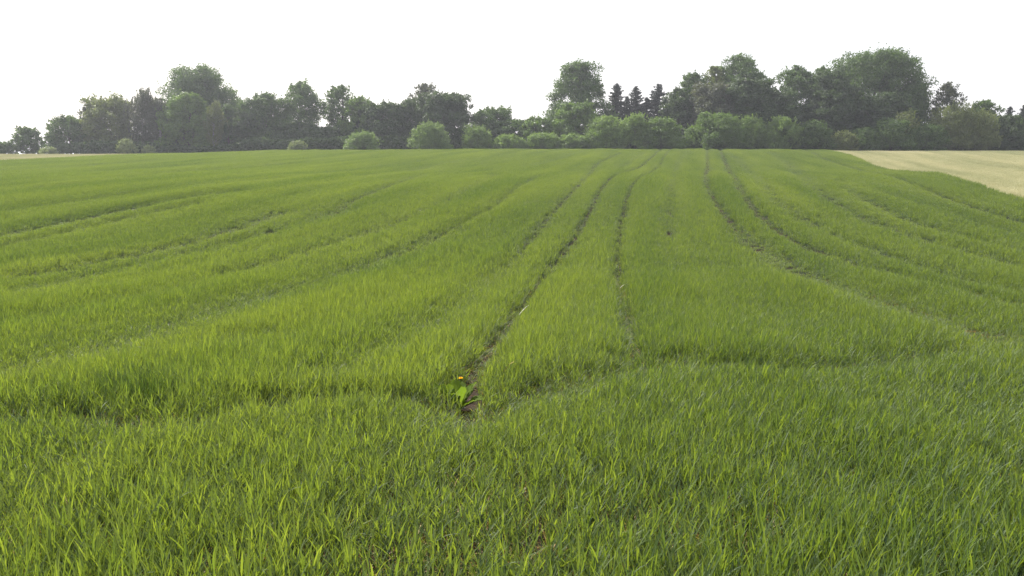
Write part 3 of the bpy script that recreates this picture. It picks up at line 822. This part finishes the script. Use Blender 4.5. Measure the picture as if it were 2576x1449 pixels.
GW = 'trees of the wood behind the field'
GS = 'shrubs along the far field edge'
GC = 'conifers between the tall trees'
T, S, C_ = 'broadleaf_tree', 'shrub', 'spruce_tree'
PLANTS = [
 # kind, label, x, top, width, distance, style, colour, options
 (T, 'small spreading tree standing alone at the left end of the tree line', 62, 322, 80, 158, 'round', 'mid', {}),
 (T, 'dark low tree forming the left end of the wood', 172, 296, 100, 160, 'round', 'mid', {}),
 (T, 'wispy grey-green tree between the dark end tree and the olive tree', 222, 266, 81, 163, 'ovate', 'grey', dict(dens=0.6)),
 (T, 'olive yellow-green tree just left of the weeping birch', 275, 250, 138, 162, 'round', 'olive', dict(dens=0.85)),
 ('birch_tree', 'tall weeping birch with hanging grey twigs left of the big oak', 350, 217, 80, 160, 'birch', 'grey', dict(bark='birch_bark', dens=1.3)),
 ('birch_tree', 'shorter drooping birch tucked between weeping birch and big oak', 394, 243, 66, 159, 'birch', 'grey', dict(bark='birch_bark', dens=1.2)),
 (T, 'highest tree of the left wood with a broad lobed crown', 502, 172, 257, 172, 'peak', 'mid', dict(base=0.1, dens=0.7, lobes=44)),
 (T, 'bright green tree in front of the highest left tree', 468, 236, 135, 160, 'ovate', 'bright', {}),
 ('birch_tree', 'slender pale-trunked birch in front of the highest left tree', 530, 250, 60, 158, 'birch', 'olive', dict(bark='birch_bark')),
 (T, 'mid-sized tree under the right flank of the highest left tree', 572, 266, 81, 162, 'ovate', 'mid', {}),
 (T, 'low dark tree filling the gap right of the highest left tree', 620, 285, 86, 160, 'round', 'dark', {}),
 (T, 'rounded dense tree left of the airy tree full of sky gaps', 665, 240, 138, 164, 'ovate', 'mid', {}),
 (T, 'airy tree with many sky gaps and a ragged flat top', 757, 209, 131, 166, 'vase', 'mid', dict(dens=0.55)),
 (T, 'low dark underwood tree at the foot of the airy tree', 735, 312, 135, 161, 'round', 'dark', {}),
 (T, 'tall narrow open tree with visible trunk right of the airy tree', 856, 217, 104, 168, 'vase', 'mid', dict(dens=0.6)),
 (T, 'low dark underwood tree between two open crowned trees', 815, 322, 98, 160, 'round', 'dark', dict(dens=0.8)),
 (T, 'green shouldered tree sloping down right of the tall narrow tree', 904, 246, 104, 164, 'ovate', 'bright', dict(dens=0.9)),
 (T, 'dense dark tree directly behind the round pale shrub', 962, 262, 129, 162, 'round', 'dark', {}),
 (T, 'dark tree with uneven top left of the thin grey tree', 1030, 252, 108, 164, 'ovate', 'dark', {}),
 (T, 'thin greyish treetop poking out behind the dark rounded tree', 1070, 212, 104, 172, 'ovate', 'grey', dict(dens=0.45)),
 (T, 'dark smooth rounded tree ending the left wood on the right', 1112, 237, 148, 162, 'round', 'dark', dict(dens=1.2)),
 (T, 'low flat-topped tree in the gap between the two woods', 1240, 275, 116, 164, 'round', 'mid', {}),
 (T, 'low tree beside the flat-topped one in the gap of the woods', 1303, 303, 84, 160, 'round', 'mid', {}),
 (T, 'low green tree at the left foot of the tall lone tree', 1354, 296, 90, 158, 'round', 'bright', {}),
 (T, 'tall broad tree rising alone left of the spruces', 1457, 157, 162, 172, 'ovate', 'mid', dict(base=0.1, dens=0.66, lobes=42)),
 (T, 'green rounded tree in front of the tall lone tree', 1450, 262, 124, 160, 'round', 'bright', {}),
 (C_, 'leftmost and tallest dark spruce beside the tall lone tree', 1552, 206, 112, 178, 'spruce', 'spruce', {}),
 (C_, 'thin short spruce squeezed between two taller spruces', 1577, 238, 76, 179, 'spruce', 'spruce', {}),
 (C_, 'pointed spruce in the middle of the spruce group', 1600, 214, 104, 178, 'spruce', 'spruce', {}),
 (C_, 'short spruce just left of the rightmost spruce of the group', 1627, 243, 80, 177, 'spruce', 'spruce', {}),
 (C_, 'wide rightmost spruce of the group with layered branches', 1657, 207, 122, 178, 'spruce', 'spruce', dict(dens=0.9)),
 (T, 'dark dense tree immediately right of the spruces', 1706, 226, 115, 166, 'ovate', 'dark', {}),
 (T, 'mid-height tree rising behind the dark tree by the spruces', 1742, 186, 108, 171, 'ovate', 'mid', dict(dens=0.8)),
 (T, 'tall ragged tree, higher left one of the right wood', 1856, 146, 170, 174, 'vase', 'mid', dict(dens=0.7, lean=0.03, wind=0.6)),
 (T, 'small-crowned tree left of the tall ragged tree', 1796, 168, 84, 172, 'ovate', 'olive', dict(dens=0.7)),
 (T, 'grey-green tree standing in front of the small-crowned tree', 1800, 214, 149, 163, 'round', 'grey', {}),
 (T, 'broad dark tree in front of the tall ragged tree', 1884, 204, 149, 161, 'round', 'dark', {}),
 (T, 'open tree with upswept windblown twigs and sky gaps', 1990, 172, 134, 170, 'vase', 'mid', dict(dens=0.5, lean=0.06, wind=0.9)),
 (T, 'dark low tree below the open windblown tree', 1948, 230, 132, 163, 'round', 'dark', {}),
 (T, 'thin windblown tree leaning against the biggest right tree', 2060, 172, 103, 170, 'vase', 'mid', dict(dens=0.5, lean=0.06, wind=0.9)),
 (T, 'dark conical tree in front left of the biggest right tree', 2098, 184, 146, 163, 'ovate', 'dark', {}),
 (T, 'biggest tree of all with a huge windswept crown, right wood', 2208, 133, 250, 172, 'round', 'mid', dict(base=0.08, lean=0.01, dens=0.62, lobes=50, wind=0.8)),
 (T, 'rounded tree forming the right shoulder of the biggest tree', 2298, 205, 84, 168, 'round', 'mid', dict(dens=0.85)),
 (T, 'dark mass of a tree below the biggest tree', 2216, 238, 150, 162, 'round', 'dark', {}),
 (T, 'thin sparse treetop right of the biggest tree', 2386, 211, 96, 168, 'ovate', 'grey', dict(dens=0.5)),
 ('willow_tree', 'olive feathery willow, the larger of two at the right', 2398, 250, 150, 156, 'willow', 'olive', dict(dens=1.3)),
 ('willow_tree', 'olive feathery willow, the lower one nearer the right edge', 2458, 270, 120, 155, 'willow', 'olive', dict(dens=1.3)),
 (T, 'thin round tree showing behind the two olive willows', 2478, 256, 84, 166, 'round', 'mid', dict(dens=0.7)),
 (C_, 'small spruce tip behind the dark bush near the right edge', 2542, 266, 64, 172, 'spruce', 'spruce', {}),
 (C_, 'dark spruce cut off by the right edge of the view', 2578, 262, 70, 172, 'spruce', 'spruce', {}),
 (S, 'dark rounded bush in the far right corner of the tree line', 2545, 286, 106, 156, 'shrub', 'dark', dict(dens=1.2)),
 # shrubs along the edge
 (S, 'grey-green bush cut off by the left edge of the view', 8, 356, 50, 157, 'shrub', 'mid', {}),
 (S, 'pale weedy bush beside the small lone tree at left', 122, 370, 44, 152, 'shrub', 'pale', dict(dens=0.7, leaf=0.22)),
 (S, 'light spiky young shrub below the weeping birch', 318, 349, 48, 151, 'shrub', 'pale', dict(dens=0.8, leaf=0.24)),
 (S, 'tiny two-pronged pale shrub right of the spiky one', 373, 364, 32, 151, 'shrub', 'pale', dict(dens=0.6, leaf=0.22)),
 (S, 'small pale shrub below the airy tree with sky gaps', 748, 355, 48, 151, 'shrub', 'pale', dict(dens=0.8, leaf=0.24)),
 (S, 'round pale shrub in front of the dense dark tree', 910, 332, 84, 151, 'shrub', 'shrub', dict(leaf=0.27)),
 (S, 'tall pointed pale shrub in front of the smooth dark tree', 1081, 305, 98, 151, 'shrub', 'shrub', dict(leaf=0.27)),
 (S, 'slim spire-shaped shrub at the left of a pale round one', 1178, 308, 30, 152, 'shrub', 'shrub', dict(dens=1.1, leaf=0.25)),
 (S, 'pale shrub right of the slim spire in the gap of woods', 1203, 316, 72, 151, 'shrub', 'shrub', dict(leaf=0.27)),
 (S, 'low pointed pale shrub in the gap between the woods', 1280, 338, 84, 151, 'shrub', 'shrub', dict(leaf=0.25)),
 (S, 'low hedge-like bush at the left foot of the tall lone tree', 1368, 335, 92, 151, 'shrub', 'shrub', dict(leaf=0.27)),
 (S, 'low hedge-like bush right below the tall lone tree', 1440, 337, 86, 151, 'shrub', 'shrub', dict(leaf=0.27)),
 (S, 'narrow pale shrub wedged left of a big rounded green shrub', 1490, 326, 46, 152, 'shrub', 'shrub', dict(leaf=0.25)),
 (S, 'big rounded green shrub below the leftmost spruce', 1528, 290, 112, 152, 'shrub', 'shrub', {}),
 (S, 'upright green shrub below the middle spruces', 1600, 284, 86, 153, 'shrub', 'shrub', {}),
 (S, 'spreading green shrub below the rightmost spruce of the group', 1664, 294, 114, 152, 'shrub', 'bright', {}),
 (S, 'widest dome-shaped green shrub at the end of the wheel tracks', 1805, 282, 156, 152, 'shrub', 'bright', dict(dens=1.2)),
 (S, 'green shrub leaning against the right of the widest dome shrub', 1886, 290, 90, 153, 'shrub', 'shrub', {}),
 (S, 'rounded green shrub below the open windblown tree', 1968, 290, 98, 152, 'shrub', 'shrub', {}),
 (S, 'dull grey-green rounded shrub left of the pale field corner', 2046, 302, 98, 152, 'shrub', 'mid', {}),
 (S, 'low light shrub right behind the pale field corner', 2124, 330, 74, 152, 'shrub', 'olive', {}),
 (S, 'low dim shrub below the biggest tree', 2180, 322, 84, 153, 'shrub', 'mid', {}),
 (S, 'broad dim shrub below the right half of the biggest tree', 2246, 300, 124, 153, 'shrub', 'mid', {}),
 (S, 'pointed shrub between the biggest tree and the olive willows', 2284, 275, 70, 154, 'shrub', 'olive', {}),
 (S, 'low dark shrub at the foot of the olive willows', 2330, 312, 110, 153, 'shrub', 'mid', {}),
]
for k, (kind, label, x, top, w, D, style, colr, opt) in enumerate(PLANTS):
    grp = GC if kind == C_ else GS if kind == S else GW
    cat = 'shrub' if kind == S else 'tree'
    make_tree(kind, label, x, top, w, D, style, colr, 100 + k, grp, cat=cat, **opt)

# low undergrowth of the wood: one uncountable mass of leaves under and behind the trees
rng = np.random.default_rng(91)
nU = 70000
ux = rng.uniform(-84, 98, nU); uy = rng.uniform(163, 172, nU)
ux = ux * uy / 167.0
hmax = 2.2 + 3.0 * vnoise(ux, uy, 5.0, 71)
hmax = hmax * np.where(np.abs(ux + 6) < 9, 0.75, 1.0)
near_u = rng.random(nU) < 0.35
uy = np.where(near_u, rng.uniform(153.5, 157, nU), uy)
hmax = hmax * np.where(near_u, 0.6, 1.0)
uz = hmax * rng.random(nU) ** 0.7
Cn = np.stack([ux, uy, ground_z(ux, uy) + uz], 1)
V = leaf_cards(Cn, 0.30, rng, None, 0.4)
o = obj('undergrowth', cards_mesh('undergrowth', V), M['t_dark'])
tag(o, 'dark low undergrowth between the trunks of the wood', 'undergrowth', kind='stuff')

# ------------------------------------------------------------------ weed, tuft, dry stalks and stones in the wheel track
def broad_leaf(rng, L, W, lean, bend, az):
    ns, nc = 9, 5
    t = np.linspace(0, 1, ns)
    th = lean + bend * t
    h = np.concatenate([[0], np.cumsum(np.sin(th[:-1]))]) * L / (ns - 1)
    z = np.concatenate([[0], np.cumsum(np.cos(th[:-1]))]) * L / (ns - 1)
    w = W * 0.5 * np.clip(0.12 + 1.5 * np.clip(t - 0.22, 0, 1) ** 0.8, 0, 1) * np.sqrt(np.clip(1 - ((t - 0.6) / 0.41) ** 2 * (t > 0.6), 0.02, 1))
    w = w * (1 + 0.14 * np.sin(t * 23 + rng.uniform(0, 6)))
    s = np.linspace(-1, 1, nc)
    c, sn = math.cos(az), math.sin(az)
    P = np.zeros((ns, nc, 3))
    for j, sj in enumerate(s):
        lift = 0.25 * abs(sj) * w + 0.006 * np.sin(t * 17 + sj * 3)
        hh = h - lift * np.cos(th)
        zz = z + lift * np.sin(th)
        P[:, j, 0] = c * hh - sn * sj * w
        P[:, j, 1] = sn * hh + c * sj * w
        P[:, j, 2] = zz
    i = np.arange(ns - 1)[:, None] * nc + np.arange(nc - 1)[None, :]
    q = np.stack([i, i + 1, i + nc + 1, i + nc], -1).reshape(-1, 4)
    return P.reshape(-1, 3), q
M['weed_leaf'] = leaf_mat('weed_leaf', (0.080, 0.135, 0.020), (0.145, 0.215, 0.028), trans=0.5, rough=0.75, spec=0.08, noise=0.1, noise_amp=0.3)
M['petal'] = rough_mat('petal', (0.80, 0.42, 0.01), (0.88, 0.55, 0.02), 60.0, rough=0.6, bump=0.05)
rng = np.random.default_rng(55)
wx, wy = WEED
wz = float(ground_z(wx, wy))
weed = thing('weed_plant', 'broad-leaved weed with a yellow flower growing in the bare wheel track', 'weed', (wx, wy, wz))
for k in range(24):
    az = k * 2.399 + rng.normal(0, 0.3)
    v, q = broad_leaf(rng, rng.uniform(0.18, 0.30), rng.uniform(0.095, 0.145), rng.uniform(0.25, 0.95), rng.uniform(0.1, 0.7), az)
    obj('leaf', mesh_from('leaf', v + np.array([math.cos(az) * 0.01, math.sin(az) * 0.01, 0.0]), q, smooth=True), M['weed_leaf'], weed)
g = Geo()
fp = np.array([0.03, 0.05, 0.265])
tube(g, np.array([[0, 0, 0], [0.005, 0.012, 0.1], [0.018, 0.03, 0.21], fp]), [0.004, 0.0035, 0.003, 0.003], 6)
obj('flower_stem', g.mesh('flower_stem'), M['weed_leaf'], weed)
g = Geo()
for ring, (n, L, le) in enumerate(((17, 0.024, 1.45), (14, 0.019, 1.15), (10, 0.013, 0.7))):
    for k in range(n):
        ribbon(g, fp + np.array([0, 0, 0.001 + 0.002 * ring]), k * 6.283 / n + ring, L, 0.007, le - 0.2, 0.25, 3, 0, 0)
obj('flower_head', g.mesh('flower_head'), M['petal'], weed)

tx, ty = on_ground(360, 1036)
tz = float(ground_z(tx, ty))
tuft = thing('grass_tuft', 'taller green tuft of grass, darkened as painted shade, beside the dark gap at left', 'grass tuft', (tx, ty, tz))
M['tuft'] = leaf_mat('shaded_tuft_leaf', (0.046, 0.084, 0.022), (0.100, 0.156, 0.036), trans=0.34, rough=0.42, noise=0.4)  # crop green made darker: the clump's shadow side is painted into the colour
g = Geo()
for k in range(460):
    a, r = rng.uniform(0, 6.283), 0.2 * math.sqrt(rng.random())
    ribbon(g, np.array([r * math.cos(a) * 1.5, r * math.sin(a), 0]), a + rng.normal(0, 0.7), rng.uniform(0.27, 0.43), rng.uniform(0.006, 0.010), abs(rng.normal(0.16, 0.1)), abs(rng.normal(0.5, 0.35)), 6, 0.3, 0, rng.normal(0, 0.5))
obj('blades', g.mesh('blades'), M['tuft'], tuft)

def stalk(label, px, py, L, w, az, lean, bend, m, lift=0.02):
    x, y = on_ground(px, py, lift)
    g = Geo()
    ribbon(g, np.array([0, 0, 0.0]), az, L, w, lean, bend, 8, 0.4, 0, 0.6)
    o = obj('dry_blade', g.mesh('dry_blade'), M[m], None, (x, y, float(ground_z(x, y)) + lift - 0.004))
    tag(o, label, 'dry blade', 'dry blades lying in the crop')
stalk('white curved dry blade lying beside the left wheel track', 1306, 792, 0.26, 0.018, 0.8, 0.9, 0.5, 'dead', 0.24)
stalk('short white dry blade right of the flowering weed', 1180, 1005, 0.08, 0.009, -0.3, 1.4, 0.2, 'dead', 0.03)
stalk('tan withered blade in the crop right of the left track', 1268, 935, 0.16, 0.02, -0.6, 0.6, 0.6, 'tan', 0.26)
stalk('small pale blade hanging beside the right wheel track', 1559, 725, 0.22, 0.02, 0.4, 0.9, 0.8, 'dead', 0.14)

def stone(label, px, py, r, seed):
    rg = np.random.default_rng(seed)
    x, y = on_ground(px, py)
    nu, nv = 10, 7
    u = np.arange(nu) * 2 * math.pi / nu
    v = np.linspace(0.12, math.pi - 0.12, nv)
    U, V = np.meshgrid(u, v)
    k = 1 + 0.22 * rg.normal(0, 1, U.shape)
    P = np.stack([np.cos(U) * np.sin(V) * r * k * 1.3, np.sin(U) * np.sin(V) * r * k, np.cos(V) * r * k * 0.7], -1).reshape(-1, 3)
    i = np.arange(nv - 1)[:, None] * nu; j = np.arange(nu)[None, :]; jn = (np.arange(nu)[None, :] + 1) % nu
    q = np.stack([i + j, i + nu + j, i + nu + jn, i + jn], -1).reshape(-1, 4)
    base = len(P)
    P = np.concatenate([P, [[0, 0, r * 0.7], [0, 0, -r * 0.7]]])
    tr = np.concatenate([np.stack([np.full(nu, base), np.arange(nu), (np.arange(nu) + 1) % nu], 1),
                         np.stack([np.full(nu, base + 1), (nv - 1) * nu + (np.arange(nu) + 1) % nu, (nv - 1) * nu + np.arange(nu)], 1)])
    o = obj('stone', mesh_from('stone', P, q, tr, smooth=True), M['stone'], None, (x, y, float(ground_z(x, y)) + r * 0.35))
    tag(o, label, 'stone', 'small stones on the bare soil')
stone('small grey stone on the bare soil just below the weed', 1166, 1030, 0.016, 1)
stone('grey stone at the lower left of the flowering weed', 1140, 1026, 0.014, 2)

# ------------------------------------------------------------------ summer haze: one closed box of even air round the whole scene
HAZE = 0.00038
bx, by0, by1, bz0, bz1 = 4200.0, -420.0, 4100.0, -14.0, 26.0
v = np.array([[x, y, z] for z in (bz0, bz1) for y in (by0, by1) for x in (-bx, bx)])
q = np.array([[0, 2, 3, 1], [4, 5, 7, 6], [0, 1, 5, 4], [2, 6, 7, 3], [0, 4, 6, 2], [1, 3, 7, 5]])
hm, n, l = new_mat('haze')
pv = n.new('ShaderNodeVolumePrincipled')
pv.inputs['Color'].default_value = (0.86, 0.90, 1.0, 1)
pv.inputs['Density'].default_value = HAZE
pv.inputs['Anisotropy'].default_value = 0.4
ou = n.new('ShaderNodeOutputMaterial')
l.new(pv.outputs[0], ou.inputs['Volume'])
o = obj('haze', mesh_from('haze', v, q), hm)
tag(o, kind='stuff')
